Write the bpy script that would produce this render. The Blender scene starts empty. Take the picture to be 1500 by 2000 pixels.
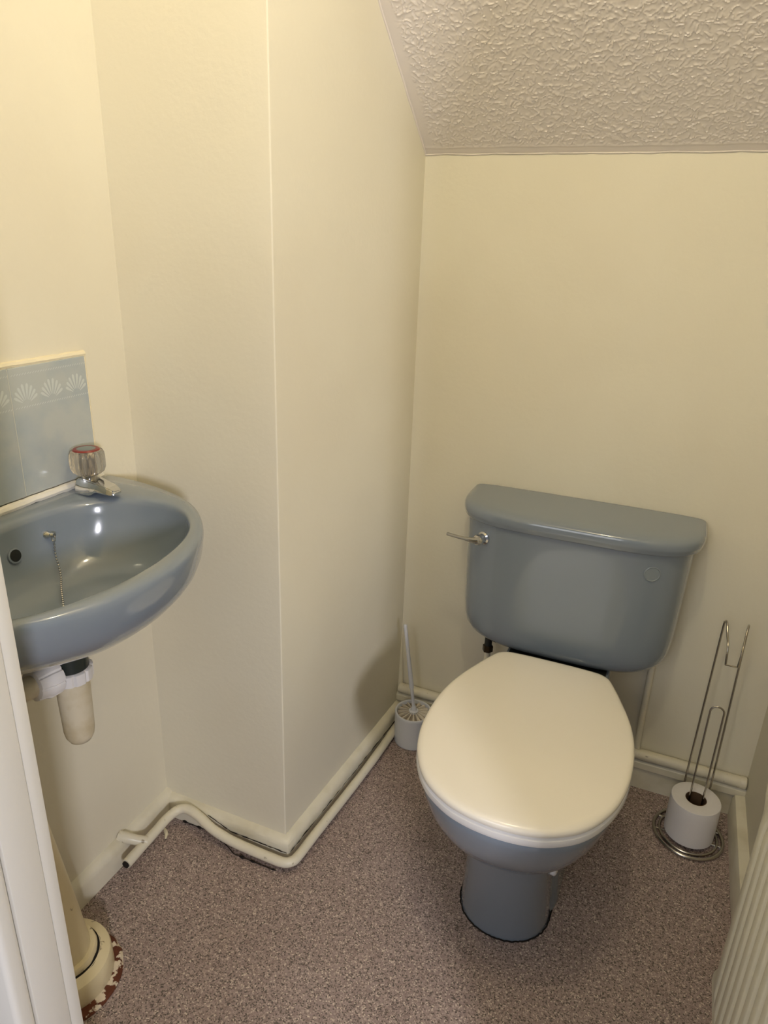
import bpy, bmesh, math, random
from mathutils import Vector, Matrix, noise
random.seed(7)
SC = bpy.context.scene
COL = SC.collection
PI = math.pi

# ------------------------------------------------------------------ camera
cd = bpy.data.cameras.new('camera'); cam = bpy.data.objects.new('camera', cd); COL.objects.link(cam)
cd.sensor_fit = 'VERTICAL'; cd.sensor_height = 36.0; cd.lens = 1380.0 / 2000 * 36
cd.clip_start = 0.02
Rr = (0.9190709, 0.39268291, 0.03329881); Ru = (-0.17018905, 0.31927235, 0.93225579); Rb = (0.35544953, -0.86247626, 0.36026426)
cam.matrix_world = Matrix(((Rr[0], Ru[0], Rb[0], 0), (Rr[1], Ru[1], Rb[1], 0), (Rr[2], Ru[2], Rb[2], 1.25), (0, 0, 0, 1)))
SC.camera = cam

# ------------------------------------------------------------------ world, light, exposure
w = bpy.data.worlds.new('world'); SC.world = w; w.use_nodes = True
w.node_tree.nodes['Background'].inputs[0].default_value = (0.80, 0.88, 1.0, 1)
w.node_tree.nodes['Background'].inputs[1].default_value = 0.18

def area(name, loc, target, size, size_y, power, color):
    l = bpy.data.lights.new(name, 'AREA'); l.shape = 'RECTANGLE'; l.size = size; l.size_y = size_y
    l.energy = power; l.color = color
    o = bpy.data.objects.new(name, l); COL.objects.link(o); o.location = loc
    o.rotation_euler = (Vector(target) - Vector(loc)).to_track_quat('-Z', 'Y').to_euler()
    return o
area('hall_window_light', (1.55, -1.40, 1.50), (-0.8, 0.9, 0.6), 0.20, 0.34, 40.0, (0.93, 0.92, 1.0))
area('hall_soft_light', (-0.42, -1.45, 1.7), (-0.1, 1.3, 0.7), 1.0, 1.3, 13.0, (0.95, 0.95, 1.0))

SC.view_settings.view_transform = 'Standard'; SC.view_settings.look = 'None'
SC.view_settings.gamma = 1; SC.view_settings.use_curve_mapping = False
SC.view_settings.exposure = 0.1

# ------------------------------------------------------------------ materials
def srgb(r, g, b):
    f = lambda c: (c / 255) / 12.92 if c / 255 <= 0.04045 else (((c / 255) + 0.055) / 1.055) ** 2.4
    return (f(r), f(g), f(b), 1)

def mat(name, color, rough=0.5, metal=0.0, coat=0.0, bump=None, trans=0.0, ior=1.45, spec=0.5, var=None):
    m = bpy.data.materials.new(name); m.use_nodes = True
    nt = m.node_tree; b = nt.nodes['Principled BSDF']
    b.inputs['Base Color'].default_value = color; b.inputs['Roughness'].default_value = rough
    b.inputs['Metallic'].default_value = metal; b.inputs['Coat Weight'].default_value = coat
    b.inputs['Coat Roughness'].default_value = 0.04
    b.inputs['Transmission Weight'].default_value = trans; b.inputs['IOR'].default_value = ior
    b.inputs['Specular IOR Level'].default_value = spec
    tc = nt.nodes.new('ShaderNodeTexCoord')
    if bump:
        sc, st, dist = bump
        n = nt.nodes.new('ShaderNodeTexNoise'); n.inputs['Scale'].default_value = sc; n.inputs['Detail'].default_value = 4
        bp = nt.nodes.new('ShaderNodeBump'); bp.inputs['Strength'].default_value = st; bp.inputs['Distance'].default_value = dist
        nt.links.new(tc.outputs['Object'], n.inputs['Vector']); nt.links.new(n.outputs['Fac'], bp.inputs['Height'])
        nt.links.new(bp.outputs[0], b.inputs['Normal'])
    if var:
        sc, c2, lo, hi = var
        n = nt.nodes.new('ShaderNodeTexNoise'); n.inputs['Scale'].default_value = sc; n.inputs['Detail'].default_value = 5
        r = nt.nodes.new('ShaderNodeValToRGB')
        r.color_ramp.elements[0].position = lo; r.color_ramp.elements[0].color = color
        r.color_ramp.elements[1].position = hi; r.color_ramp.elements[1].color = c2
        nt.links.new(tc.outputs['Object'], n.inputs['Vector']); nt.links.new(n.outputs['Fac'], r.inputs[0])
        nt.links.new(r.outputs[0], b.inputs['Base Color'])
    return m

M = {}
M['wall'] = mat('cream_wall_paint', srgb(229, 223, 203), 0.55, bump=(90, 0.25, 0.002), spec=0.35,
                var=(2.2, srgb(225, 218, 197), 0.42, 0.62))
M['white_paint'] = mat('white_gloss_paint', srgb(226, 220, 200), 0.3, bump=(60, 0.2, 0.002), var=(14, srgb(205, 197, 172), 0.45, 0.75))
M['pipe_paint'] = mat('painted_pipe', srgb(224, 217, 196), 0.32, bump=(120, 0.2, 0.001), var=(70, srgb(150, 138, 112), 0.66, 0.74))
M['frame_paint'] = mat('door_frame_paint', srgb(226, 222, 212), 0.4, bump=(150, 0.15, 0.001))
M['glaze'] = mat('blue_grey_vitreous_glaze', srgb(127, 137, 148), 0.14, coat=0.6, spec=0.5)
M['lid'] = mat('cream_white_moulded_seat', srgb(238, 232, 219), 0.16, coat=0.3)
M['ring'] = mat('white_seat_ring', srgb(226, 224, 222), 0.2, coat=0.2)
M['chrome'] = mat('chrome', (0.66, 0.67, 0.68, 1), 0.08, metal=1.0)
M['chain'] = mat('dark_chrome', (0.42, 0.42, 0.41, 1), 0.18, metal=1.0)
M['dull_chrome'] = mat('dull_chrome', (0.50, 0.47, 0.42, 1), 0.2, metal=1.0)
M['black'] = mat('black_rubber', (0.012, 0.014, 0.013, 1), 0.45)
M['trap_rubber'] = mat('dark_green_rubber', (0.02, 0.026, 0.022, 1), 0.35)
M['brass'] = mat('tarnished_brass', srgb(58, 46, 26), 0.4, metal=0.6)
M['plastic'] = mat('white_plastic', srgb(226, 223, 222), 0.35)
M['brush_plastic'] = mat('soft_white_plastic', srgb(214, 216, 222), 0.4)
M['vane'] = mat('cream_plastic', srgb(214, 205, 190), 0.45)
M['old_plastic'] = mat('aged_white_plastic', srgb(214, 204, 180), 0.4, var=(30, srgb(198, 184, 152), 0.45, 0.7))
M['yellow_paint'] = mat('yellowed_cream_paint', srgb(224, 210, 172), 0.35, bump=(60, 0.3, 0.002), var=(45, srgb(120, 96, 60), 0.68, 0.74))
M['rust'] = mat('rusty_flaking_paint', srgb(96, 50, 28), 0.8, bump=(200, 0.6, 0.003), var=(55, srgb(222, 208, 184), 0.53, 0.56))
M['vane_shade'] = mat('shaded_cream_plastic', srgb(150, 138, 120), 0.6)  # darker cream puts the shade between the brush vanes into the colour
M['tissue'] = mat('tissue_paper', srgb(226, 222, 220), 0.95, bump=(500, 0.5, 0.001), spec=0.1)
M['card'] = mat('cardboard', srgb(92, 70, 48), 0.9)
M['tile'] = mat('pale_blue_grey_tile', srgb(182, 187, 184), 0.16, coat=0.3, var=(16, srgb(168, 177, 181), 0.4, 0.62))
M['motif'] = mat('pale_printed_motif', srgb(200, 206, 202), 0.2, coat=0.3)
M['tile_grout'] = mat('pale_grout', srgb(196, 198, 188), 0.7)
M['grout'] = mat('cream_paint_bead', srgb(236, 226, 196), 0.5)
M['silicone'] = mat('white_silicone', srgb(232, 228, 218), 0.4)
M['red'] = mat('red_index_ring', srgb(132, 44, 38), 0.3)
M['grey_cap'] = mat('grey_cap', srgb(120, 132, 132), 0.3)
M['acrylic'] = mat('smoky_acrylic', srgb(248, 240, 230), 0.04, trans=0.9, ior=1.45)
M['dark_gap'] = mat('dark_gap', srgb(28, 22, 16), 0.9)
M['radiator'] = mat('radiator_enamel', srgb(226, 222, 202), 0.3)
M['badge'] = mat('grey_badge', srgb(132, 141, 147), 0.25)
M['bulb'] = None

def ceiling_mat():
    m = bpy.data.materials.new('artex_ceiling'); m.use_nodes = True
    b = m.node_tree.nodes['Principled BSDF']
    b.inputs['Base Color'].default_value = srgb(228, 220, 212); b.inputs['Roughness'].default_value = 0.30
    return m
M['ceiling'] = ceiling_mat()

def floor_mat():
    m = bpy.data.materials.new('speckled_vinyl'); m.use_nodes = True
    nt = m.node_tree; b = nt.nodes['Principled BSDF']; b.inputs['Roughness'].default_value = 0.42
    b.inputs['Specular IOR Level'].default_value = 0.4
    tc = nt.nodes.new('ShaderNodeTexCoord')
    v = nt.nodes.new('ShaderNodeTexVoronoi'); v.inputs['Scale'].default_value = 470
    nt.links.new(tc.outputs['Object'], v.inputs['Vector'])
    sep = nt.nodes.new('ShaderNodeSeparateColor'); nt.links.new(v.outputs['Color'], sep.inputs[0])
    r = nt.nodes.new('ShaderNodeValToRGB'); e = r.color_ramp.elements
    r.color_ramp.interpolation = 'CONSTANT'
    e[0].position = 0; e[0].color = srgb(98, 88, 82)
    e[1].position = 0.16; e[1].color = srgb(142, 125, 119)
    for p, c in ((0.30, (156, 138, 133)), (0.56, (166, 148, 142)), (0.80, (184, 166, 157)), (0.93, (214, 200, 186))):
        k = e.new(p); k.color = srgb(*c)
    nt.links.new(sep.outputs[0], r.inputs[0])
    n = nt.nodes.new('ShaderNodeTexNoise'); n.inputs['Scale'].default_value = 3.5; n.inputs['Detail'].default_value = 4
    nt.links.new(tc.outputs['Object'], n.inputs['Vector'])
    r2 = nt.nodes.new('ShaderNodeValToRGB')
    r2.color_ramp.elements[0].position = 0.3; r2.color_ramp.elements[0].color = (0.90, 0.88, 0.86, 1)
    r2.color_ramp.elements[1].position = 0.7; r2.color_ramp.elements[1].color = (1, 1, 1, 1)
    nt.links.new(n.outputs['Fac'], r2.inputs[0])
    mx = nt.nodes.new('ShaderNodeMix'); mx.data_type = 'RGBA'; mx.blend_type = 'MULTIPLY'; mx.inputs[0].default_value = 1
    nt.links.new(r.outputs[0], mx.inputs[6]); nt.links.new(r2.outputs[0], mx.inputs[7])
    nt.links.new(mx.outputs[2], b.inputs['Base Color'])
    return m
M['floor'] = floor_mat()

# ------------------------------------------------------------------ helpers
def obj(name, bm, m, parent=None, smooth=True, label=None, angle=0.6):
    me = bpy.data.meshes.new(name)
    bmesh.ops.recalc_face_normals(bm, faces=bm.faces)
    for f in bm.faces: f.smooth = smooth
    if smooth:
        for e in bm.edges:
            if len(e.link_faces) == 2 and e.calc_face_angle(0) > angle: e.smooth = False
    bm.to_mesh(me); bm.free()
    me.materials.append(m)
    o = bpy.data.objects.new(name, me); COL.objects.link(o)
    if parent is not None:
        o.parent = parent
        root = parent
        off = Vector((0, 0, 0))
        while root is not None: off += root.location; root = root.parent
        o.location = -off        # geometry is given in world coordinates
    if label: o['label'] = label
    return o

def thing(name, label, cat, loc):
    o = bpy.data.objects.new(name, None); COL.objects.link(o); o.location = loc; o.empty_display_size = 0.05
    o['label'] = label; o['category'] = cat
    return o

def tag(o, label, cat): o['label'] = label; o['category'] = cat; return o
def struct(name, bm, m, smooth=False, parent=None):
    o = obj(name, bm, m, parent, smooth=smooth)
    if parent is None: o['kind'] = 'structure'
    return o

def add_loft(bm, rings, cap0=True, cap1=True, closed=True):
    vs = [[bm.verts.new(p) for p in r] for r in rings]
    n = len(rings[0])
    for a, b in zip(vs, vs[1:]):
        for i in range(n if closed else n - 1):
            j = (i + 1) % n
            bm.faces.new((a[i], a[j], b[j], b[i]))
    if cap0: bm.faces.new(vs[0])
    if cap1: bm.faces.new(vs[-1])
    return vs

def loft(rings, **k):
    bm = bmesh.new(); add_loft(bm, rings, **k); return bm

def add_tube(bm, pts, r, seg=12, closed=False, cap=True):
    pts = [Vector(p) for p in pts]; n = len(pts)
    rs = r if isinstance(r, (list, tuple)) else [r] * n
    def tan(i):
        if closed: return (pts[(i + 1) % n] - pts[i - 1]).normalized()
        if i == 0: return (pts[1] - pts[0]).normalized()
        if i == n - 1: return (pts[-1] - pts[-2]).normalized()
        return ((pts[i + 1] - pts[i]).normalized() + (pts[i] - pts[i - 1]).normalized()).normalized()
    t = tan(0); up = Vector((0, 0, 1)) if abs(t.z) < 0.9 else Vector((1, 0, 0))
    x = t.cross(up).normalized(); rings = []
    for i in range(n):
        t2 = tan(i); x = (x - t2 * x.dot(t2)).normalized(); y = t2.cross(x)
        rings.append([pts[i] + (x * math.cos(2 * PI * k / seg) + y * math.sin(2 * PI * k / seg)) * rs[i] for k in range(seg)])
    if closed: add_loft(bm, rings + [rings[0]], cap0=False, cap1=False); bmesh.ops.remove_doubles(bm, verts=bm.verts, dist=1e-6)
    else: add_loft(bm, rings, cap0=cap, cap1=cap)

def tube(pts, r, seg=12, closed=False):
    bm = bmesh.new(); add_tube(bm, pts, r, seg, closed); return bm

def smooth_path(pts, k=8):
    P = [Vector(p) for p in pts]; P = [P[0] * 2 - P[1]] + P + [P[-1] * 2 - P[-2]]; out = []
    for i in range(1, len(P) - 2):
        for s in range(k):
            t = s / k
            out.append(0.5 * ((2 * P[i]) + (-P[i - 1] + P[i + 1]) * t + (2 * P[i - 1] - 5 * P[i] + 4 * P[i + 1] - P[i + 2]) * t * t
                              + (-P[i - 1] + 3 * P[i] - 3 * P[i + 1] + P[i + 2]) * t ** 3))
    out.append(P[-2]); return out

def add_lathe(bm, prof, center, axis=(0, 0, 1), seg=32, flute=0, nf=12, cap=True):
    c = Vector(center); a = Vector(axis).normalized()
    x = a.orthogonal().normalized() if abs(a.z) < 0.99 else Vector((1, 0, 0)); y = a.cross(x)
    rings = []
    for r, z in prof:
        ring = []
        for k in range(seg):
            th = 2 * PI * k / seg; rr = r * (1 + flute * math.cos(nf * th)) if flute >= 0 else r * (1 + flute * (1 if (k % (seg // nf)) == 0 else 0))
            ring.append(c + a * z + (x * math.cos(th) + y * math.sin(th)) * max(rr, 1e-5))
        rings.append(ring)
    add_loft(bm, rings, cap0=cap, cap1=cap)

def lathe(prof, center, **k):
    bm = bmesh.new(); add_lathe(bm, prof, center, **k); return bm

def add_prism(bm, poly, vec):
    """poly: list of 3-D points, extruded by vec"""
    v = Vector(vec); a = [bm.verts.new(Vector(p)) for p in poly]; b = [bm.verts.new(Vector(p) + v) for p in poly]
    n = len(poly)
    for i in range(n): bm.faces.new((a[i], a[(i + 1) % n], b[(i + 1) % n], b[i]))
    bm.faces.new(a); bm.faces.new(b[::-1])

def prism(poly, vec, bevel=0, seg=2):
    bm = bmesh.new(); add_prism(bm, poly, vec)
    if bevel: bmesh.ops.bevel(bm, geom=list(bm.edges), offset=bevel, segments=seg, affect='EDGES', profile=0.5)
    return bm

def box(x0, x1, y0, y1, z0, z1, bevel=0, seg=2):
    return prism([(x0, y0, z0), (x1, y0, z0), (x1, y1, z0), (x0, y1, z0)], (0, 0, z1 - z0), bevel, seg)

def sweep_profile(path, prof, side=1, jitter=0.0):
    """prof: (offset from the wall, z); path: xy points along the wall; mitred"""
    bm = bmesh.new(); rings = []; n = len(path)
    for i, p in enumerate(path):
        p = Vector(p)
        d0 = (Vector(path[i]) - Vector(path[i - 1])).normalized() if i > 0 else None
        d1 = (Vector(path[i + 1]) - Vector(path[i])).normalized() if i < n - 1 else None
        if d0 is None: d0 = d1
        if d1 is None: d1 = d0
        n0 = Vector((d0.y, -d0.x)) * side; n1 = Vector((d1.y, -d1.x)) * side
        m = (n0 + n1).normalized(); m = m / max(0.3, m.dot(n0))
        rings.append([Vector((p.x + m.x * o, p.y + m.y * o, z + random.uniform(-jitter, jitter))) for o, z in prof])
    add_loft(bm, rings); return bm

# ------------------------------------------------------------------ the room
XL, XR, YB, YR = -0.925, 0.300, 1.559, 1.0          # left, right, back wall planes; face of the boxing
XS0, XS1 = -0.613, -0.577                            # side of the boxing at its front edge and at the back wall
YF = 0.352                                            # inner face of the door wall
ZC = lambda y: 1.420 + 0.92 * (YB - y)               # sloping ceiling
ZT = 2.35; YT = YB - (ZT - 1.420) / 0.92

struct('floor', prism([(XL - .1, -1.9, 0), (1.3, -1.9, 0), (1.3, YB + .1, 0), (XL - .1, YB + .1, 0)], (0, 0, -0.04)), M['floor'])
struct('wall_left', prism([(XL, YF, 0), (XL, YR, 0), (XL, YR, ZC(YR)), (XL, YT, ZT), (XL, YF, ZT)], (-0.06, 0, 0)), M['wall'])
struct('wall_right', prism([(XR, YF, 0), (XR, YB, 0), (XR, YB, ZC(YB)), (XR, YT, ZT), (XR, YF, ZT)], (0.06, 0, 0)), M['wall'])
struct('wall_back', prism([(XS1, YB, 0), (XR, YB, 0), (XR, YB, ZC(YB)), (XS1, YB, ZC(YB))], (0, 0.06, 0)), M['wall'])
bm = bmesh.new()
br = 0.0025
corner = [(XS0 - br * (1 - math.cos(t)), YR + br * (1 - math.sin(t))) for t in [PI / 2 * k / 4 for k in range(4, -1, -1)]]
plan = [(XL - .06, YR)] + [(XS0 - br + br * math.sin(t), YR + br - br * math.cos(t)) for t in [PI / 2 * k / 4 for k in range(5)]] + [(XS1, YB), (XL - .06, YB)]
lo = [Vector((x, y, 0)) for x, y in plan]; hi = [Vector((x, y, ZC(y))) for x, y in plan]
add_loft(bm, [lo, hi])
struct('wall_boxing', bm, M['wall'])

# sloping artex ceiling: real relief, flat painted margin along its edges
def artex():
    bm = bmesh.new()
    x0, x1 = -0.62, XR; nx, ny = 620, 470
    L = (YB - 1.0) ; sl = math.sqrt(1 + 0.92 ** 2); nrm = Vector((0, -0.92, -1)).normalized()
    rows = []
    for j in range(ny + 1):
        t = j / ny; y = YB - L * t; z = ZC(y); row = []
        xs = XS1 + (XS0 - XS1) * (YB - y) / (YB - YR)
        for i in range(nx + 1):
            x = xs + (x1 - xs) * i / nx
            s = (YB - y) * sl
            p = Vector((x * 100, s * 125, 0.0))
            wv = Vector((noise.noise(p * 0.7), noise.noise(p * 0.7 + Vector((9, 3, 5))), 0)) * 0.9
            q = p + wv
            a = noise.noise(q); b2 = noise.noise(q * 1.9 + Vector((4, 7, 2)))
            ridge = max(0.0, 1 - abs(a - 0.05) * 5.0) * max(0.0, min(1, 0.55 + b2 * 1.5))
            blob = max(0.0, noise.noise(q * 1.4 + Vector((20, 0, 9))) - 0.25) * 1.4
            h = 0.0020 * ridge + 0.0022 * blob
            edge = min((x - xs - 0.018 - 0.003 * noise.noise(Vector((s * 20, 1, 0)))) / 0.010,
                       (s - 0.013 - 0.004 * noise.noise(Vector((x * 14, 0, 3)))) / 0.008)
            edge = max(0, min(1, edge))
            if j == 0 or i == 0: h = 0
            rim = 0.0008 * math.exp(-((s - 0.015 - 0.004 * noise.noise(Vector((x * 14, 0, 3)))) / 0.002) ** 2) if i else 0
            row.append(bm.verts.new(Vector((x, y, z)) + nrm * (h * edge + rim)))
        rows.append(row)
    for a, b in zip(rows, rows[1:]):
        for i in range(nx): bm.faces.new((a[i], a[i + 1], b[i + 1], b[i]))
    # back of the slab, and the part of the slope that continues towards the room
    up = -nrm * 0.05
    def quad(*p): bm.faces.new([bm.verts.new(Vector(q)) for q in p])
    yj = 1.0
    quad((XL, yj, ZC(yj)), (XR, yj, ZC(yj)), (XR, YT, ZT), (XL, YT, ZT))
    quad((XL, YT, ZT), (XR, YT, ZT), (XR, YF, ZT), (XL, YF, ZT))
    quad((XL, YF, ZT + .05), (XR, YF, ZT + .05), (XR, YT + .02, ZT + .05), (XL, YT + .02, ZT + .05))
    quad((XL, YT + .02, ZT + .05), (XR, YT + .02, ZT + .05), (XR, YB + .03, ZC(YB) + .05), (XL, YB + .03, ZC(YB) + .05))
    return bm
struct('ceiling', artex(), M['ceiling'], smooth=True)

# painted joint bead between ceiling and back wall / boxing, slightly ragged
pts = [(x, YB - 0.0015 - 0.0015 * abs(noise.noise(Vector((x * 30, 0, 0)))), 1.4185 + 0.002 * noise.noise(Vector((x * 18, 5, 0)))) for x in [XS1 + (XR - XS1) * k / 90 for k in range(91)]]
struct('trim_1', tube(pts, [0.0013 + 0.0012 * noise.noise(Vector((k * .7, 2, 2))) for k in range(91)], 6), M['ceiling'], smooth=True)
pts = [(XS1 + (XS0 - XS1) * t + 0.001, YB + (YR - YB) * t, ZC(YB + (YR - YB) * t) - 0.001 + 0.0018 * noise.noise(Vector((t * 20, 8, 0)))) for t in [k / 70 for k in range(71)]]
struct('trim_2', tube(pts, 0.0022, 6), M['ceiling'], smooth=True)
# filler bead swelling towards the floor in the back corner
struct('trim_3', tube([(XS1 + .002, YB - .002, 0.08), (XS1 + .002, YB - .002, 0.14), (XS1 + .001, YB - .001, 0.2), (XS1, YB, 0.3)], [0.011, 0.008, 0.005, 0.001], 8), M['wall'], smooth=True)

# door wall with its opening; lining, stop and architraves of the left jamb
YH = 0.306                                           # hall face of the door wall
XJ = -0.474
struct('wall_front', (lambda bm: (add_prism(bm, [(XL - .06, YH, 0), (XJ - .03, YH, 0), (XJ - .03, YF, 0), (XL - .06, YF, 0)], (0, 0, ZT)),
                                  add_prism(bm, [(XJ - .03, YH, 2.03), (XR + .03, YH, 2.03), (XR + .03, YF, 2.03), (XJ - .03, YF, 2.03)], (0, 0, ZT - 2.03)),
                                  add_prism(bm, [(XR + .03, YH, 0), (XR + .09, YH, 0), (XR + .09, YF, 0), (XR + .03, YF, 0)], (0, 0, ZT)), bm)[-1])(bmesh.new()), M['wall'])
d = bpy.data.objects.new('door_1', None); COL.objects.link(d); d.location = (XJ, YH, 0); d['kind'] = 'structure'
obj('door_lining', box(XJ - .03, XJ, YH, YF - .012, 0, 2.03, 0.001), M['frame_paint'], d)
obj('door_lining', box(XR, XR + .03, YH, YF, 0, 2.03, 0.001), M['frame_paint'], d)
obj('door_lining', box(XJ, XR, YH, YF, 2.0, 2.03, 0.001), M['frame_paint'], d)
obj('architrave', box(XJ - .055, XJ - .0005, YF - .0115, YF + .003, 0, 2.05, 0.0025), M['frame_paint'], d)
obj('architrave', box(XJ - .0605, XJ - .0005, YH - .020, YH - .0005, 0, 2.05, 0.006, 4), M['frame_paint'], d)

# ------------------------------------------------------------------ skirting boards
sk = [(0, 0), (0.017, 0), (0.018, 0.040), (0.0165, 0.048), (0.012, 0.053), (0.006, 0.0555), (0, 0.057)]
def fine(a, b, n=24): return [(a[0] + (b[0] - a[0]) * k / n, a[1] + (b[1] - a[1]) * k / n) for k in range(n + 1)]
struct('baseboard_left', sweep_profile(fine((XL, YF), (XL, YR)), [(o, z * 1.1) for o, z in sk], 1, 0.0005), M['white_paint'], smooth=True)
skb = [(o, z * 0.98) for o, z in sk]
struct('baseboard_boxing', sweep_profile(fine((XL + .0, YR), (XS0, YR)) + fine((XS0, YR), (XS1, YB), 30)[1:], skb, 1, 0.0004), M['white_paint'], smooth=True)
struct('baseboard_back', sweep_profile(fine((XS1, YB), (XR, YB)), [(0, 0), (0.016, 0), (0.016, 0.056), (0.022, 0.062), (0.022, 0.078), (0.018, 0.083), (0, 0.085)], 1, 0.0004), M['white_paint'], smooth=True)
struct('baseboard_right', sweep_profile(fine((XR, YB - .024), (XR, YF + .02)), [(0, 0), (0.025, 0), (0.025, 0.055), (0.020, 0.066), (0, 0.07)], 1, 0.0004), M['white_paint'], smooth=True)

# ------------------------------------------------------------------ painted pipes along the skirting
t = thing('heating_pipe', 'cream painted pipe bending round the foot of the boxed wall, open at its left end', 'pipe', (-0.6, 0.965, 0))
pp = [(-0.878, 0.812, 0.037), (-0.878, 0.86, 0.040), (-0.878, 0.905, 0.042), (-0.877, 0.940, 0.045), (-0.868, 0.965, 0.049), (-0.848, 0.974, 0.052),
      (-0.815, 0.970, 0.048), (-0.775, 0.963, 0.036), (-0.73, 0.961, 0.027), (-0.68, 0.961, 0.023), (-0.63, 0.961, 0.022), (-0.598, 0.962, 0.022), (-0.583, 0.971, 0.022),
      (-0.577, 0.99, 0.021), (-0.573, 1.06, 0.020), (-0.560, 1.25, 0.018), (-0.553, 1.40, 0.018), (-0.553, 1.52, 0.018)]
sp = smooth_path(pp, 6)
obj('pipe', tube(sp, [0.0105 + 0.0004 * noise.noise(p * 40) for p in sp], 14), M['pipe_paint'], t)
obj('pipe_branch', tube([(-0.9249, 0.846, 0.060), (-0.910, 0.850, 0.058), (-0.893, 0.860, 0.050), (-0.876, 0.872, 0.042)], [0.0125, 0.0115, 0.0105, 0.0105], 14), M['pipe_paint'], t)
obj('pipe_bore', lathe([(0.0075, 0), (0.0075, 0.003)], (-0.878, 0.8115, 0.037), axis=(0, -1, -0.02), seg=16), M['dark_gap'], t, label='dark open end of the pipe')
# black gaps where the paint film has cracked from the skirting
def gap(path, r=0.0011): return tube([(x + random.uniform(-.0006, .0006), y + random.uniform(-.0006, .0006), z) for x, y, z in path], [max(0.0004, r * random.uniform(.3, 1.25)) for _ in path], 5)
g = obj('paint_crack', gap([(-0.80 + 0.20 * k / 30, 0.9803, 0.050 - 0.022 * min(1, k / 9)) for k in range(31)]), M['dark_gap'], t, label='dark crack between pipe and skirting')
obj('paint_crack', gap([(XS0 + .0200 + .036 * k / 50, 0.985 + .52 * k / 50, 0.030) for k in range(51)]), M['dark_gap'], t)

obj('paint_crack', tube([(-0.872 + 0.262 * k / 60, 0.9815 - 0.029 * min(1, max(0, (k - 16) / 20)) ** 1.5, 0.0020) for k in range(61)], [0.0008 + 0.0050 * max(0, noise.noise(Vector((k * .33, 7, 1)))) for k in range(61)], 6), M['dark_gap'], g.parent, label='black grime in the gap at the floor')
t = thing('level_pipe', 'white painted round pipe running level on top of the skirting of the back wall', 'pipe', (-0.14, 1.54, 0.10))
obj('pipe', tube([(XS1 + .006, 1.5445, 0.099)] + [(-0.56 + 0.85 * k / 20, 1.5445, 0.0985 + .0006 * noise.noise(Vector((k, 0, 0)))) for k in range(21)], 0.0135, 14), M['pipe_paint'], t)
obj('pipe_end', lathe([(0.0135, 0), (0.0145, 0.002), (0.0145, 0.012), (0.011, 0.0145)], (0.284, 1.5445, 0.0985), axis=(1, 0, 0), seg=18), M['pipe_paint'], t)

tag(struct('x', tube([(0.052, 1.548, 0.113), (0.050, 1.548, 0.20), (0.050, 1.548, 0.40)], 0.0075, 12), M['wall'], smooth=True), 'thin wall-coloured painted pipe standing upright behind the toilet pan, right side', 'pipe')
o = bpy.data.objects['x']; o.name = 'overflow_pipe'; o.data.name = 'overflow_pipe'; del o['kind']

# ------------------------------------------------------------------ toilet
TX = -0.150
T = thing('toilet', 'blue-grey close-coupled toilet with closed cream-white seat standing against the back wall', 'toilet', (TX, 1.25, 0))
LID = [(0.852, 0), (0.8535, .025), (.8575, .05), (.867, .08), (.886, .112), (.905, .133), (.93, .151), (.965, .168), (1.0, .1785), (1.04, .185), (1.09, .187), (1.14, .184), (1.18, .177), (1.22, .166),
       (1.26, .151), (1.29, .139), (1.315, .128), (1.332, .119), (1.342, .107), (1.347, .09), (1.3495, .045), (1.35, 0)]
half = smooth_path([(w_, y, 0) for y, w_ in LID], 3)
OUT = [(p.x, p.y) for p in half] + [(-p.x, p.y) for p in half[-2:0:-1]]
def ring(sx, sy, z, cy=1.09, dy=0.0, back=None):
    r = []
    for x, y in OUT:
        yy = cy + (y - cy) * sy + dy
        if back is not None and yy > back: yy = back
        r.append(Vector((TX + x * sx, yy, z)))
    return r
def inset(d, z, cy=1.10):
    """outline pulled in by d all round"""
    return ring(1 - d / 0.187, 1 - d / 0.24, z, cy)
# pedestal section: rounded front, longer to the back
def ped(hw, yf, yb, z, n=3.0, cx=TX):
    cy = yf + hw; r = []
    N = len(OUT)
    for k, (x, y) in enumerate(OUT):
        th = 2 * PI * k / N                      # 0 = front, goes to +x first
        s, c = math.sin(th), math.cos(th)
        if c > 0:
            px = hw * math.copysign(abs(s) ** 0.95, s); py = cy - hw * 1.0 * c ** 0.95
        else:
            px = hw * math.copysign(abs(s) ** (2 / n), s); py = cy + (yb - cy) * abs(c) ** (2 / n)
        r.append(Vector((cx + px, py, z)))
    return r
def lerp(A, B, t, z): return [Vector((a.x + (b.x - a.x) * t, a.y + (b.y - a.y) * t, z)) for a, b in zip(A, B)]
rim = ring(0.965, 0.975, 0.377)
col = ped(0.078, 0.955, 1.36, 0.23)
secs = [ped(0.089, 0.998, 1.22, 0.0), ped(0.089, 0.998, 1.22, 0.004), ped(0.0845, 0.992, 1.20, 0.06), ped(0.081, 0.984, 1.20, 0.12), ped(0.0795, 0.975, 1.22, 0.18), ped(0.079, 0.969, 1.24, 0.215),
        ped(0.080, 0.963, 1.26, 0.228)]
base = ped(0.084, 0.955, 1.28, 0.236)
for tt, z in ((0.0, .236), (.10, .240), (.22, .247), (.36, .257), (.52, .272), (.66, .290), (.78, .310), (.87, .330), (.94, .350), (.985, .366), (1.0, .377)):
    secs.append(lerp(base, rim, tt, z))
secs += [ring(0.955, 0.968, 0.3815), ring(0.925, 0.95, 0.383)]
pan = obj('pan', loft(secs), M['glaze'], T, angle=0.9)
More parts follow.
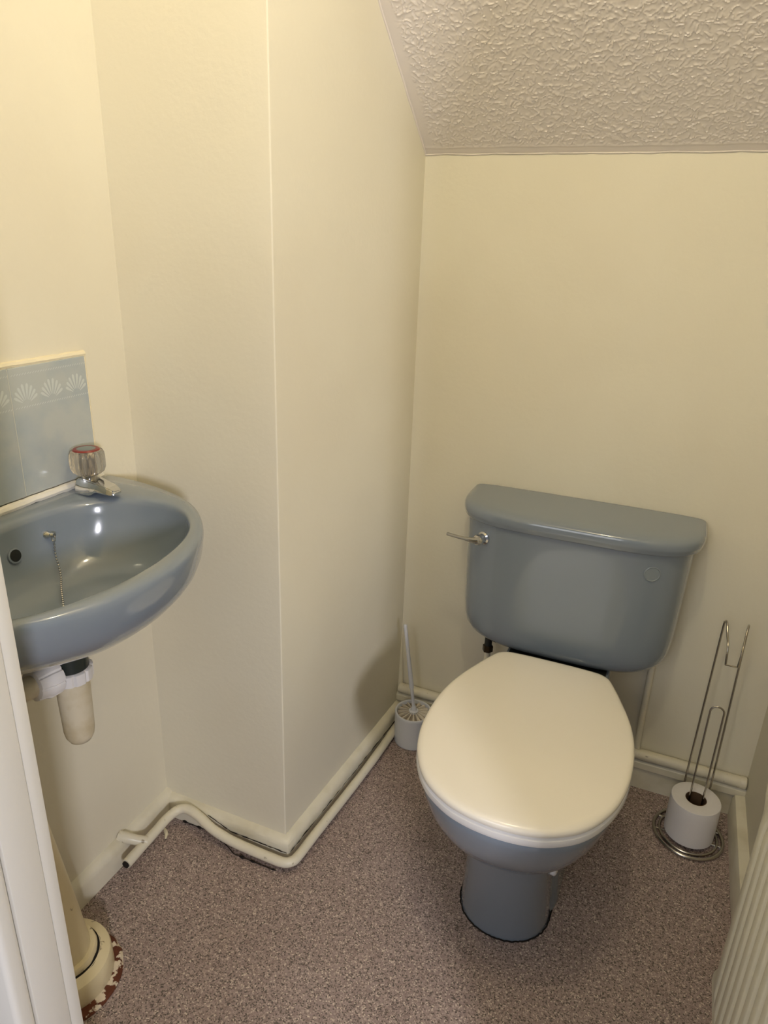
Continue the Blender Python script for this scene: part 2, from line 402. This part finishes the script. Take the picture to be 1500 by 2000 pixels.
# rear shelf of the pan under the cistern, and trapway foot
def shelf(z, hx, y0, y1, c=0.02): return [Vector((TX + x, y, z)) for x, y in ((-hx + c, y0), (hx - c, y0), (hx, y0 + c), (hx, y1), (-hx, y1), (-hx, y0 + c))]
obj('pan_shelf', loft([shelf(0.20, 0.05, 1.24, 1.42), shelf(0.28, 0.07, 1.24, 1.47), shelf(0.34, 0.10, 1.25, 1.50), shelf(0.372, 0.115, 1.26, 1.51), shelf(0.378, 0.112, 1.263, 1.508)]), M['glaze'], T)
obj('foot', loft([ped(0.098, 1.045, 1.44, 0.0, 4), ped(0.098, 1.045, 1.44, 0.006, 4), ped(0.094, 1.055, 1.42, 0.02, 4), ped(0.090, 1.07, 1.40, 0.09, 4), ped(0.087, 1.08, 1.40, 0.17, 4), ped(0.080, 1.09, 1.40, 0.22, 4)]), M['glaze'], T)
obj('screw_cap', lathe([(0.0095, 0), (0.0095, 0.010), (0.006, 0.013)], (TX + 0.0785, 1.062, 0.148), axis=(1, -0.15, 0.1), seg=16), M['plastic'], T, label='small white screw cap')
# dark sealant line round the foot of the pedestal
s0 = ped(0.0905, 0.9965, 1.222, 0.0012); fr = [p for p in s0 if p.y < 1.2]
obj('floor_seal', tube([Vector((p.x + random.uniform(-.001, .001), p.y + random.uniform(-.001, .001), 0.001)) for p in s0], 0.0015, 6, closed=True), M['dark_gap'], T, label='dark grimy sealant line at the floor')
# seat ring
obj('seat', loft([inset(0.006, 0.3835), inset(0.001, 0.386), inset(-0.001, 0.392), inset(0.0, 0.399), inset(0.004, 0.4025)]), M['ring'], T, label='white seat ring under the lid')
lid = obj('seat_lid', loft([inset(0.006, 0.4035), inset(0.001, 0.4055), inset(-0.0005, 0.409), inset(0.0, 0.4135), inset(0.002, 0.4165), inset(0.006, 0.4188), inset(0.012, 0.4199), inset(0.03, 0.4206), inset(0.09, 0.4212), inset(0.15, 0.4215)]), M['lid'], T, label='closed cream-white lid')
for sx in (-1, 1):
    obj('hinge', lathe([(0.009, -0.02), (0.010, -0.018), (0.010, 0.018), (0.009, 0.02)], (TX + sx * 0.075, 1.362, 0.392), axis=(1, 0, 0), seg=14), M['ring'], T)
obj('coupling_gasket', box(TX - 0.108, TX + 0.108, 1.386, 1.49, 0.3735, 0.3805, 0.002), M['black'], T, label='black spacer between pan and cistern')

# cistern body: plan is a bowed D, hw and depth vary with height
def dplan(hw, d, z, n=3.0, yb=YB - 0.004, cx=TX, N=64, dz=None):
    pts = []
    for k in range(N + 1):
        u = -1 + 2 * k / N; u = math.sin(u * PI / 2)
        yy = yb - d * (max(0, 1 - abs(u) ** n)) ** (1 / n)
        pts.append(Vector((cx + hw * u, yy, z)))
    return pts
CX = TX - 0.006
body = [dplan(h_, d_, z_, n_, cx=CX) for h_, d_, z_, n_ in ((0.10, 0.07, 0.3800, 3.4), (0.152, 0.122, 0.3805, 3.4), (0.184, 0.142, 0.3835, 3.5), (0.206, 0.155, 0.3905, 3.6), (0.2195, 0.161, 0.401, 3.8), (0.2285, 0.164, 0.416, 4),
        (0.2335, 0.166, 0.436, 4), (0.2365, 0.167, 0.468, 4), (0.2385, 0.168, 0.53, 4), (0.2405, 0.169, 0.60, 4), (0.2430, 0.171, 0.684, 4))]
cist = obj('cistern', loft(body), M['glaze'], T, angle=0.9)
lidr = [dplan(h_, d_, z_, 4.0, cx=TX - 0.003) for h_, d_, z_ in ((0.243, 0.171, 0.684), (0.2520, 0.177, 0.684), (0.2535, 0.179, 0.6865), (0.2538, 0.1795, 0.691), (0.2552, 0.181, 0.6935), (0.2560, 0.182, 0.698), (0.2560, 0.182, 0.706), (0.2545, 0.1805, 0.7105), (0.251, 0.178, 0.7140),
        (0.246, 0.173, 0.7164), (0.235, 0.164, 0.7182), (0.20, 0.14, 0.7196), (0.1, 0.07, 0.7202))]
obj('cistern_lid', loft(lidr), M['glaze'], T, angle=0.9)
# flush lever
def yfront(x, z=.648):
    u = abs(x - CX) / 0.2415; return YB - 0.004 - 0.1705 * (1 - u ** 4) ** 0.25
lx = -0.338; ly = yfront(lx)
lev = obj('flush_lever', lathe([(0.013, -0.004), (0.0145, 0.001), (0.0145, 0.005), (0.011, 0.008), (0.0105, 0.014), (0.012, 0.018), (0.0125, 0.023), (0.010, 0.028), (0.004, 0.0305)], (lx, ly + .002, 0.648), axis=(-0.45, -1, 0), seg=24), M['chrome'], cist, label='chrome lever handle')
bmh = bmesh.new()
hx = lx - 0.008; hy = ly - 0.020
add_tube(bmh, smooth_path([(hx + .004, hy, 0.649), (hx - 0.010, hy - .002, 0.6475), (hx - 0.025, hy - .002, 0.6475), (hx - 0.045, hy + .002, 0.6465), (hx - 0.073, hy + .008, 0.6465)], 5),
         [0.0115 - 0.0078 * min(1, k / 12) ** .7 for k in range(21)], 12)
me2 = obj('lever_arm', bmh, M['chain'], cist)
# round blank badge
bx = 0.012; by = yfront(bx)
obj('badge', lathe([(0.0165, -0.003), (0.0165, 0.0012), (0.0150, 0.0020), (0.0138, 0.0008), (0.001, 0.0012)], (bx, by + 0.0006, 0.640), axis=(0.30, -1, 0), seg=32), M['badge'], cist, label='round plain blue-grey blanking disc')

# water supply under the cistern
t = thing('supply_connector', 'dark brass tap connector on a white pipe below the left end of the cistern', 'pipe fitting', (-0.335, 1.49, 0.06))
obj('tail', lathe([(0.009, 0), (0.009, 0.0285)], (-0.318, 1.455, 0.3515), seg=16), M['black'], t)
obj('nut', lathe([(0.010, 0), (0.0125, 0.002), (0.0125, 0.016), (0.010, 0.018)], (-0.318, 1.455, 0.335), seg=6), M['brass'], t)
obj('pipe', tube([(-0.318, 1.455, 0.338), (-0.318, 1.455, 0.25), (-0.318, 1.462, 0.21), (-0.318, 1.50, 0.18), (-0.318, YB - .001, 0.17)], 0.0075, 12), M['pipe_paint'], t)

# ------------------------------------------------------------------ toilet brush and pot
bc = (-0.502, 1.472)
tag(obj('brush_pot', lathe([(0.046, 0.0), (0.0475, 0.001), (0.0485, 0.004), (0.0478, 0.007), (0.0490, 0.085), (0.0495, 0.090), (0.0485, 0.0925), (0.0445, 0.0925), (0.0432, 0.089), (0.042, 0.010), (0.001, 0.009)], (bc[0], bc[1], 0), seg=48), M['brush_plastic']),
    'round white plastic toilet brush pot on the floor in the back left corner', 'brush pot')
t = thing('toilet_brush', 'white plastic toilet brush with long thin handle standing in its pot', 'brush', (bc[0], bc[1], 0.02))
obj('lid_disc', lathe([(0.0415, 0.0825), (0.0418, 0.084), (0.012, 0.0855), (0.001, 0.086)], (bc[0], bc[1], 0), seg=40), M['vane_shade'], t)
for k in range(16):
    a = 2 * PI * k / 16; ca, sa = math.cos(a), math.sin(a); bmv = bmesh.new()
    def P(r, s, z): return Vector((bc[0] + ca * r - sa * s, bc[1] + sa * r + ca * s, z))
    add_loft(bmv, [[P(.012, -.0020, .086), P(.012, .0006, .086), P(.012, .0006, .0925), P(.012, -.0006, .0925)], [P(.041, -.0065, .0845), P(.041, .0010, .0845), P(.041, .0010, .0900), P(.041, -.0030, .0895)]])
    obj('vane', bmv, M['vane'], t, smooth=False)
obj('hub', lathe([(0.0125, 0.087), (0.0125, 0.0935), (0.009, 0.095), (0.0075, 0.0965), (0.0065, 0.103), (0.0045, 0.108)], (bc[0], bc[1], 0), seg=24), M['brush_plastic'], t)
hp = lambda s: (bc[0] - 0.034 * s, bc[1] - 0.004 * s, 0.10 + 0.245 * s)
obj('handle', tube([hp(s) for s in (0, .10, .245, .25, .28, .5, .9, .97, .985, 1.0)], [.0050, .0042, .0042, .0060, .0062, .0056, .0044, .0046, .0050, .0030], 12), M['brush_plastic'], t)

# ------------------------------------------------------------------ toilet roll and its stand
rc = (0.189, 1.433)
t = thing('roll_stand', 'chrome wire toilet roll stand with ring base and hooked top standing in the right corner', 'toilet roll stand', (rc[0], rc[1], 0))
def circ(r, z, n=48): return [(rc[0] + r * math.cos(2 * PI * k / n), rc[1] + r * math.sin(2 * PI * k / n), z) for k in range(n)]
obj('base_ring', tube(circ(0.0735, 0.0048), 0.0042, 12, closed=True), M['dull_chrome'], t)
obj('base_ring', tube(circ(0.0615, 0.0048), 0.0032, 12, closed=True), M['dull_chrome'], t)
for dy in (-0.012, 0.030):
    obj('cross_wire', tube([(rc[0] - math.sqrt(.0735 ** 2 - dy * dy), rc[1] + dy, 0.0048), (rc[0] + math.sqrt(.0735 ** 2 - dy * dy), rc[1] + dy, 0.0048)], 0.0024, 8), M['dull_chrome'], t)
wr = 0.0022
xl, xr_, yw = 0.1655, 0.2150, rc[1] + 0.0610
up = [(xl, yw, 0.006), (xl, yw, 0.10), (xl + .002, yw - .001, 0.30), (xl + .004, yw - .002, 0.500)]
topL = [(xl + .0045, yw - .006, 0.522), (xl + .006, yw - .015, 0.531), (xl + .008, yw - .026, 0.528), (xl + .010, yw - .040, 0.515), (xl + .0125, yw - .060, 0.505), (xl + .014, yw - .070, 0.492)]
XR_T = 0.3855
pathL = up + topL + [(xl + .0150, yw - .073, 0.476), (xl + .0160, yw - .074, 0.462)]
pathR = [(XR_T - x, y, z) for x, y, z in pathL]
obj('upright_wire', tube(smooth_path(pathL, 6) + smooth_path(pathR, 6)[::-1], wr, 10), M['dull_chrome'], t)
ux = 0.0135
arc = [(rc[0] + ux * math.cos(a), rc[1], 0.338 + ux * math.sin(a)) for a in [PI * k / 12 for k in range(13)]]
obj('spindle_wire', tube([(rc[0] + ux, rc[1], 0.006)] + arc + [(rc[0] - ux, rc[1], 0.006)], wr * 0.95, 10), M['dull_chrome'], t)
# the roll
def rollbm():
    bm = bmesh.new(); pr = [(0.0225, 0.010), (0.0505, 0.010), (0.0525, 0.012), (0.0530, 0.030), (0.0530, 0.080), (0.0526, 0.103), (0.0518, 0.1062), (0.0500, 0.1068), (0.024, 0.1066), (0.0225, 0.1060)]
    add_lathe(bm, pr + [pr[0]], (rc[0], rc[1], 0), seg=56, cap=False); bmesh.ops.remove_doubles(bm, verts=bm.verts, dist=1e-6); return bm
t = thing('toilet_roll', 'white toilet paper roll slid over the spindle of the wire stand', 'toilet roll', (rc[0], rc[1], 0.010))
obj('paper', rollbm(), M['tissue'], t)
cb = bmesh.new(); pr = [(0.0208, 0.011), (0.0222, 0.011), (0.0222, 0.1055), (0.0208, 0.1055), (0.0208, 0.011)]
add_lathe(cb, pr, (rc[0], rc[1], 0), seg=40, cap=False); bmesh.ops.remove_doubles(cb, verts=cb.verts, dist=1e-6)
obj('cardboard_core', cb, M['card'], t, label='brown cardboard core')

# ------------------------------------------------------------------ radiator on the right wall
t = thing('radiator', 'cream ribbed panel radiator on the right wall', 'radiator', (0.24, 0.66, 0.15))
rx, ry0, ry1, rz0, rz1 = 0.205, 0.37, 0.945, 0.155, 0.572
bmr = bmesh.new()
pitch = 0.0333; prof = []
y = ry1 - 0.012
plan = [(rx + .012, ry0), (rx + .004, ry0)]
flute = []
k = 0
yy = ry0 + 0.012
while yy + pitch < ry1 - 0.008:
    for s, dx in ((0.0, 0.006), (0.22, 0.006), (0.34, 0.001), (0.42, 0.0), (0.88, 0.0), (0.96, 0.001)):
        flute.append((rx + dx, yy + s * pitch))
    yy += pitch
flute = [(rx + .006, ry0)] + flute + [(rx + .006, ry1 - .004), (rx + .008, ry1)]
def frow(z, f, off=0): return [Vector((rx + .003 + (x - rx - .003) * f + off, y, z)) for x, y in flute] + [Vector((rx + .016, ry1, z)), Vector((rx + .016, ry0, z))]
add_loft(bmr, [frow(rz0, 0, .004), frow(rz0 + .004, 0), frow(rz0 + .022, 0), frow(rz0 + .035, 1), frow(rz1 - .050, 1), frow(rz1 - .034, 0), frow(rz1 - .012, 0), frow(rz1 - .002, 0, .002), frow(rz1, 0, .006)])
obj('panel', bmr, M['radiator'], t, angle=0.5)
obj('top_rail', box(rx + .008, rx + .060, ry0, ry1 - .002, rz1 - .004, rz1 + .004, 0.0015), M['radiator'], t)
obj('rear_panel', box(rx + .050, rx + .062, ry0, ry1 - .004, rz0 + .005, rz1 - .004, 0.003), M['radiator'], t)
obj('side_cover', box(rx + .016, rx + .050, ry1 - .012, ry1 - .002, rz0 + .015, rz1 - .004, 0.003), M['radiator'], t)
for yb_ in (0.50, 0.82): obj('bracket', box(rx + .0615, XR - .0003, yb_, yb_ + .03, rz0 + .05, rz1 - .05, 0.001), M['radiator'], t)

# ------------------------------------------------------------------ tiled splashback
t = thing('tiled_splashback', 'pale blue-grey tiles with shell border on the left wall behind the tap', 'tiles', (XL, 0.74, 0.85))
for i in range(3):
    y1 = 0.897 - 0.151 * i; y0 = y1 - 0.1495; z0, z1 = 0.853, 1.053; xf = XL + 0.0085
    tile = obj('tile', box(XL + .0002, xf, y0, y1, z0, z1, 0.0012), M['tile'], t, smooth=False)
    for s in range(3):
        cy = y0 + 0.025 + 0.0498 * s; cz = 0.998; bmm = bmesh.new()
        for q in range(8):                           # petals of a shell
            a = math.radians(-56 + 16 * q); L1 = 0.034 - 0.0014 * abs(q - 3.5) ** 1.4; w1 = 0.0030
            dy, dz = math.sin(a), math.cos(a)
            b0, b1 = 0.009, L1
            pts = [(b0, -.0004), (b1 - .004, -w1 * .75), (b1 - .001, -w1 * .55), (b1, 0), (b1 - .001, w1 * .55), (b1 - .004, w1 * .75), (b0, .0004)]
            add_prism(bmm, [(xf - .0002, cy + dy * r_ + dz * s_, cz + dz * r_ - dy * s_ - 0.004) for r_, s_ in pts], (0.0004, 0, 0))
        obj('shell_motif', bmm, M['motif'], tile, smooth=False)
    bmm = bmesh.new()
    for zz in (0.990, 1.040):
        for q in range(30):
            yq = y0 + .0035 + 0.0049 * q
            add_prism(bmm, [(xf - .0002, yq, zz), (xf - .0002, yq + .0032, zz + .0022), (xf - .0002, yq + .0036, zz + .0036), (xf - .0002, yq + .0004, zz + .0014)], (0.0004, 0, 0))
    obj('rope_border', bmm, M['motif'], tile, smooth=False)['kind'] = 'stuff'
obj('grout', box(XL + .0001, XL + .0076, 0.445, 0.8965, 0.854, 1.052), M['tile_grout'], t, smooth=False)
def ragged(p0, p1, r, n=50, amp=.001):
    p0, p1 = Vector(p0), Vector(p1)
    return tube([p0.lerp(p1, k / n) + Vector((0, noise.noise(Vector((k * .4, 1, 0))), noise.noise(Vector((k * .4, 0, 5))))) * amp for k in range(n + 1)], [r * (1 + .35 * noise.noise(Vector((k * .6, 3, 3)))) for k in range(n + 1)], 8)
obj('edge_bead', ragged((XL + .003, 0.45, 1.0565), (XL + .003, 0.901, 1.0565), 0.0055), M['grout'], t, label='cream painted bead along the top edge')
obj('edge_bead', ragged((XL + .002, 0.900, 1.055), (XL + .002, 0.900, 0.853), 0.0040), M['grout'], t, label='cream painted bead along the right edge')
obj('sealant_bead', ragged((XL + .008, 0.45, 0.8445), (XL + .008, 0.905, 0.8445), 0.0070, amp=.0015), M['silicone'], t, label='white sealant bead above the basin')

# ------------------------------------------------------------------ wash basin
BY = 0.640
T2 = thing('wash_basin', 'blue-grey wall-hung hand basin on the left wall under the tiles', 'basin', (XL, BY, 0.64))
outer = [(-0.914, 0.2845), (-0.88, 0.2840), (-0.852, 0.282), (-0.81, 0.275), (-0.771, 0.265), (-0.740, 0.255), (-0.710, 0.241), (-0.683, 0.224), (-0.659, 0.203), (-0.624, 0.163), (-0.600, 0.122), (-0.583, 0.078), (-0.575, 0.035), (-0.573, 0.0)]
inner = [(-0.879, 0.0), (-0.879, 0.070), (-0.873, 0.120), (-0.861, 0.153), (-0.838, 0.182), (-0.808, 0.202), (-0.770, 0.213), (-0.726, 0.211), (-0.687, 0.195), (-0.660, 0.172), (-0.638, 0.143), (-0.620, 0.100), (-0.609, 0.045), (-0.606, 0.0)]
NB = 56
BC = Vector((-0.760, 0.0))
def polar(pts):
    """half outline sampled at equal angles about BC, from the wall side to the front"""
    P = [Vector((p[0], p[1])) - BC for p in pts]; out = []
    for k in range(NB + 1):
        a = PI - PI * k / NB; d = Vector((math.cos(a), math.sin(a))); best = None
        for p, q in zip(P, P[1:]):
            e = q - p; den = d.x * e.y - d.y * e.x
            if abs(den) < 1e-12: continue
            t_ = (p.x * e.y - p.y * e.x) / den; u_ = (p.x * d.y - p.y * d.x) / den
            if t_ > 0 and -0.02 <= u_ <= 1.02 and (best is None or t_ > best): best = t_
        v_ = BC + d * (best or 0.1); out.append(Vector((v_.x, max(0.0, v_.y), 0)))
    out[0].y = 0; out[-1].y = 0
    return out
O1 = polar([(-0.924, 0), (-0.924, 0.2800), (-0.9225, 0.2835)] + [(p.x, p.y) for p in smooth_path([(x, t_, 0) for x, t_ in outer], 5)])
I1 = polar([(p.x, p.y) for p in smooth_path([(x, t_, 0) for x, t_ in inner], 5)])
def ringB(Hf, fx, z, cx=None, s=1.0, sx=None):
    """mirror half outline; shrink about (cx, 0)"""
    r = []
    cx = -0.80 if cx is None else cx; sx = s if sx is None else sx
    for p in Hf: r.append(Vector((cx + (p.x - cx) * sx, BY + p.y * s, z)))
    for p in Hf[-2:0:-1]: r.append(Vector((cx + (p.x - cx) * sx, BY - p.y * s, z)))
    return r
rings = []
# from the underside up over the rim into the bowl
cxw = -0.924
def under(s, z, sx, c=-0.924): return ringB(O1, 0, z, c, s, sx)
rings += [under(0.16, 0.690, 0.52), under(0.18, 0.693, 0.54), under(0.28, 0.700, 0.62), under(0.42, 0.711, 0.71), under(0.58, 0.726, 0.80), under(0.72, 0.742, 0.868), under(0.83, 0.757, 0.920), under(0.905, 0.771, 0.955),
          under(0.95, 0.783, 0.977), under(0.975, 0.796, 0.990), under(0.990, 0.812, 0.998), under(0.999, 0.826, 1.001), under(0.998, 0.8335, 1.000), under(0.991, 0.8380, 0.992)]
def mixr(A, B, t, z): return [Vector((a.x + (b.x - a.x) * t, a.y + (b.y - a.y) * t, z)) for a, b in zip(A, B)]
Oo = under(0.991, 0, 0.992); Ii = ringB(I1, 0, 0)
rings += [mixr(Oo, Ii, .35, .8398), mixr(Oo, Ii, .70, .8392), mixr(Oo, Ii, .88, .8368), mixr(Oo, Ii, .97, .8325), mixr(Oo, Ii, 1.0, .826)]
def bowl(s, z, cx=-0.760): return ringB(I1, 0, z, cx, s, 1 - (1 - s) * 0.98)
rings += [bowl(0.987, 0.812), bowl(0.96, 0.792), bowl(0.925, 0.773), bowl(0.87, 0.755), bowl(0.79, 0.740), bowl(0.68, 0.729), bowl(0.52, 0.721), bowl(0.34, 0.717), bowl(0.18, 0.7155), bowl(0.08, 0.715)]
obj('basin', loft(rings), M['glaze'], T2, angle=1.2)
obj('waste', lathe([(0.020, 0.7160), (0.021, 0.7185), (0.017, 0.7190), (0.014, 0.7165), (0.001, 0.7165)], (-0.760, BY, 0), seg=24), M['chrome'], T2)
xo = -0.8715
obj('overflow_hole', lathe([(0.0115, -0.004), (0.0118, 0.0008), (0.0095, 0.0012), (0.0085, 0.0006), (0.001, 0.0004)], (xo, 0.674, 0.790), axis=(1, 0, 0.22), seg=28), M['glaze'], T2)
obj('overflow_hole', lathe([(0.0092, 0.0), (0.0092, 0.0016), (0.001, 0.0017)], (xo, 0.674, 0.790), axis=(1, 0, 0.22), seg=28), M['black'], T2, label='dark overflow opening')
# plug chain and stay
t = thing('plug_chain', 'fine metal ball chain hanging from a chrome stay inside the basin', 'chain', (-0.865, 0.738, 0.80))
obj('chain_stay', lathe([(0.0065, -0.004), (0.0068, 0.002), (0.005, 0.005), (0.0035, 0.009), (0.0048, 0.012), (0.0035, 0.016)], (-0.8745, 0.736, 0.800), axis=(1, 0.1, 0.1), seg=18), M['chrome'], t)
obj('link', tube([(-0.862 + .004 * math.cos(a), 0.7375 , 0.796 + .006 * math.sin(a)) for a in [2 * PI * k / 14 for k in range(14)]], 0.0011, 6, closed=True), M['chrome'], t)
bmc = bmesh.new(); cp = smooth_path([(-0.862, 0.738, 0.790), (-0.861, 0.7365, 0.768), (-0.850, 0.730, 0.753), (-0.836, 0.719, 0.7435), (-0.820, 0.703, 0.7370), (-0.802, 0.687, 0.7320), (-0.786, 0.673, 0.7280), (-0.772, 0.660, 0.7260)], 12)
acc = 0; last = cp[0]
step = 0.0050; tot = [0.0]
for a, b in zip(cp, cp[1:]): tot.append(tot[-1] + (b - a).length)
s = 0; j = 0
while s < tot[-1]:
    while j < len(tot) - 2 and tot[j + 1] < s: j += 1
    p = cp[j].lerp(cp[j + 1], (s - tot[j]) / max(1e-9, tot[j + 1] - tot[j]))
    bmesh.ops.create_icosphere(bmc, subdivisions=1, radius=0.0019, matrix=Matrix.Translation(p)); s += step
o = obj('ball_chain', bmc, M['chain'], t); o['kind'] = 'stuff'

# ------------------------------------------------------------------ tap
tx, ty, tz = -0.876, 0.838, 0.8395
T3 = thing('basin_tap', 'chrome pillar tap with fluted clear knob and red ring on the basin corner', 'tap', (tx, ty, tz))
# body with blunt wedge spout towards the bowl
u = Vector((1.0, -0.06, 0)).normalized(); v = Vector((-u.y, u.x, 0))
def tp(a, b, z): return Vector((tx, ty, tz + z)) + u * a + v * b
def tsec(a, wb, wt, z0, z1): return [tp(a, -wb, z0), tp(a, -wb * 1.0, z0 + (z1 - z0) * .35), tp(a, -wt, z1), tp(a, wt, z1), tp(a, wb, z0 + (z1 - z0) * .35), tp(a, wb, z0)]
bmt = loft([tsec(-0.021, .010, .008, 0.0, 0.018), tsec(-0.016, .019, .013, 0.0, 0.024), tsec(0.0, .021, .015, 0.0, 0.0265), tsec(0.016, .019, .014, 0.001, 0.0245), tsec(0.026, .0165, .0125, 0.008, 0.0225), tsec(0.046, .0155, .0115, 0.0075, 0.0190), tsec(0.056, .013, .009, 0.006, 0.0155), tsec(0.060, .009, .007, 0.006, 0.012)])
bmesh.ops.bevel(bmt, geom=list(bmt.edges), offset=0.0016, segments=2, affect='EDGES')
obj('tap_body', bmt, M['chrome'], T3, angle=0.5)
obj('tap_neck', lathe([(0.0125, 0.022), (0.0125, 0.029), (0.0145, 0.030), (0.0145, 0.033), (0.010, 0.034)], (tx, ty, tz), seg=28), M['dull_chrome'], T3)
kn = obj('tap_knob', lathe([(0.012, 0.0315), (0.018, 0.0325), (0.0235, 0.037), (0.0268, 0.045), (0.0272, 0.058), (0.0265, 0.066), (0.0240, 0.0715), (0.0225, 0.0730), (0.001, 0.0732)], (tx, ty, tz), seg=96, flute=0.06, nf=12), M['acrylic'], T3, angle=0.9, label='fluted clear acrylic knob')
obj('knob_insert', lathe([(0.0085, 0.034), (0.0105, 0.044), (0.0090, 0.058), (0.0120, 0.066), (0.001, 0.067)], (tx, ty, tz), seg=24), M['dull_chrome'], kn)
obj('index_ring', lathe([(0.0150, 0.0733), (0.0150, 0.0755), (0.0200, 0.0750), (0.0215, 0.0733), (0.0150, 0.0733)], (tx, ty, tz), seg=36, cap=False), M['red'], kn, label='red index ring')
obj('index_disc', lathe([(0.0149, 0.0733), (0.0149, 0.0752), (0.010, 0.0758), (0.001, 0.0758)], (tx, ty, tz), seg=36), M['grey_cap'], kn, label='grey cap disc')

# ------------------------------------------------------------------ bottle trap under the basin
cx0, cy0, DZ = -0.752, 0.640, 0.041
T4 = thing('bottle_trap', 'white plastic bottle trap with dark coupling hanging under the basin', 'waste trap', (cx0, cy0, 0.516))
obj('washer', lathe([(0.030, 0.642), (0.037, 0.6435), (0.038, 0.6465), (0.034, 0.6485)], (cx0, cy0, DZ), seg=32), M['old_plastic'], T4)
obj('coupling', lathe([(0.0255, 0.608), (0.0265, 0.612), (0.0255, 0.618), (0.0250, 0.642)], (cx0, cy0, DZ), seg=32), M['trap_rubber'], T4, label='dark rubber coupling')
bmn = bmesh.new(); add_lathe(bmn, [(0.026, 0.5905), (0.0305, 0.5915), (0.0310, 0.6095), (0.0285, 0.611), (0.026, 0.611)], (cx0, cy0, DZ), seg=60, flute=-0.07, nf=10)
obj('nut', bmn, M['plastic'], T4, label='white ribbed nut')
obj('bottle', lathe([(0.0235, 0.5925), (0.0242, 0.585), (0.0238, 0.56), (0.0228, 0.520), (0.0222, 0.500), (0.0205, 0.490), (0.016, 0.4815), (0.009, 0.4775), (0.001, 0.4765)], (cx0, cy0, DZ), seg=32), M['old_plastic'], T4)
ax = Vector((-0.10, -1, 0.10))
bmn = bmesh.new(); add_lathe(bmn, [(0.019, 0.026), (0.0255, 0.027), (0.0265, 0.045), (0.0240, 0.050), (0.0225, 0.062), (0.019, 0.063)], (cx0, cy0, 0.606 + DZ), axis=ax, seg=64, flute=-0.08, nf=8)
obj('outlet_nut', bmn, M['plastic'], T4)
obj('outlet_stub', lathe([(0.017, 0.0), (0.017, 0.03)], (cx0, cy0, 0.606 + DZ), axis=ax, seg=20), M['plastic'], T4)
obj('waste_pipe', tube(smooth_path([(-0.758, 0.581, 0.653), (-0.761, 0.559, 0.653), (-0.768, 0.535, 0.647), (-0.790, 0.520, 0.641), (-0.84, 0.515, 0.639), (XL + .001, 0.515, 0.639)], 5), 0.0165, 18), M['old_plastic'], T4, label='yellowed waste pipe elbow')

# ------------------------------------------------------------------ soil pipe in the left corner
sx_, sy_ = -0.828, 0.603
T5 = thing('soil_pipe', 'thick yellowed cream soil pipe rising from a rusty-edged floor collar beside the door frame', 'pipe', (sx_, sy_, 0))
def rr(prof, jit=0, seg=64):
    bm = bmesh.new(); add_lathe(bm, prof, (sx_, sy_, 0), seg=seg)
    if jit:
        for v_ in bm.verts: v_.co += Vector((noise.noise(v_.co * 60), noise.noise(v_.co * 60 + Vector((5, 0, 0))), 0)) * jit
    return bm
obj('flange', rr([(0.094, 0.0), (0.0945, 0.003), (0.091, 0.007), (0.076, 0.009)], 0.004), M['rust'], T5, label='rusty brown flange with flaking cream paint')
obj('collar', rr([(0.078, 0.007), (0.0795, 0.010), (0.078, 0.046), (0.076, 0.051), (0.064, 0.056), (0.0595, 0.058), (0.0585, 0.052)]), M['yellow_paint'], T5)
obj('collar_gap', rr([(0.060, 0.050), (0.060, 0.0575), (0.055, 0.0578)], 0.002), M['dark_gap'], T5, label='black gap inside the collar')
obj('inner_collar', rr([(0.055, 0.050), (0.0555, 0.066), (0.0535, 0.070), (0.050, 0.071)], 0.0015), M['yellow_paint'], T5)
obj('riser', tube(smooth_path([(sx_, sy_, 0.055), (sx_ - .005, sy_ - .009, 0.15), (sx_ - .012, sy_ - .026, 0.30), (sx_ - .020, sy_ - .044, 0.45), (sx_ - .030, sy_ - .050, 0.495), (sx_ - .058, sy_ - .052, 0.520), (XL + .001, sy_ - .052, 0.524)], 6), 0.0465, 40), M['yellow_paint'], T5)

# small chip of dried sealant on the floor below the pipe bend
bmk = bmesh.new(); add_tube(bmk, [(-0.893, 0.945, 0.0030), (-0.886, 0.940, 0.0032), (-0.879, 0.934, 0.0032), (-0.873, 0.924, 0.0030)], [0.0025, 0.0042, 0.0040, 0.002], 8)
tag(obj('paint_flake', bmk, M['grout']), 'small cream paint flake lying on the floor below the pipe bend', 'debris')

# ------------------------------------------------------------------ ceiling lamp (above the frame)
t = thing('ceiling_lamp', 'bare warm bulb in a white holder hanging from the ceiling, above the view', 'lamp', (-0.15, 0.53, 2.20))
hol = obj('lamp_holder', lathe([(0.045, 2.35), (0.045, 2.335), (0.015, 2.325), (0.015, 2.24), (0.022, 2.235), (0.022, 2.205)], (-0.15, 0.53, 0), seg=24), M['plastic'], t)
m = bpy.data.materials.new('warm_bulb'); m.use_nodes = True; nb = m.node_tree.nodes['Principled BSDF']
nb.inputs['Emission Color'].default_value = (1.0, 0.82, 0.55, 1); nb.inputs['Emission Strength'].default_value = 20
obj('bulb', lathe([(0.012, 2.205), (0.014, 2.19), (0.028, 2.165), (0.030, 2.145), (0.022, 2.125), (0.001, 2.118)], (-0.15, 0.53, 0), seg=24), m, t)
l = bpy.data.lights.new('bulb_light', 'POINT'); l.energy = 10; l.color = (1.0, 0.90, 0.63); l.shadow_soft_size = 0.035
lo_ = bpy.data.objects.new('bulb_light', l); COL.objects.link(lo_); lo_.location = (-0.15, 0.53, 2.07)
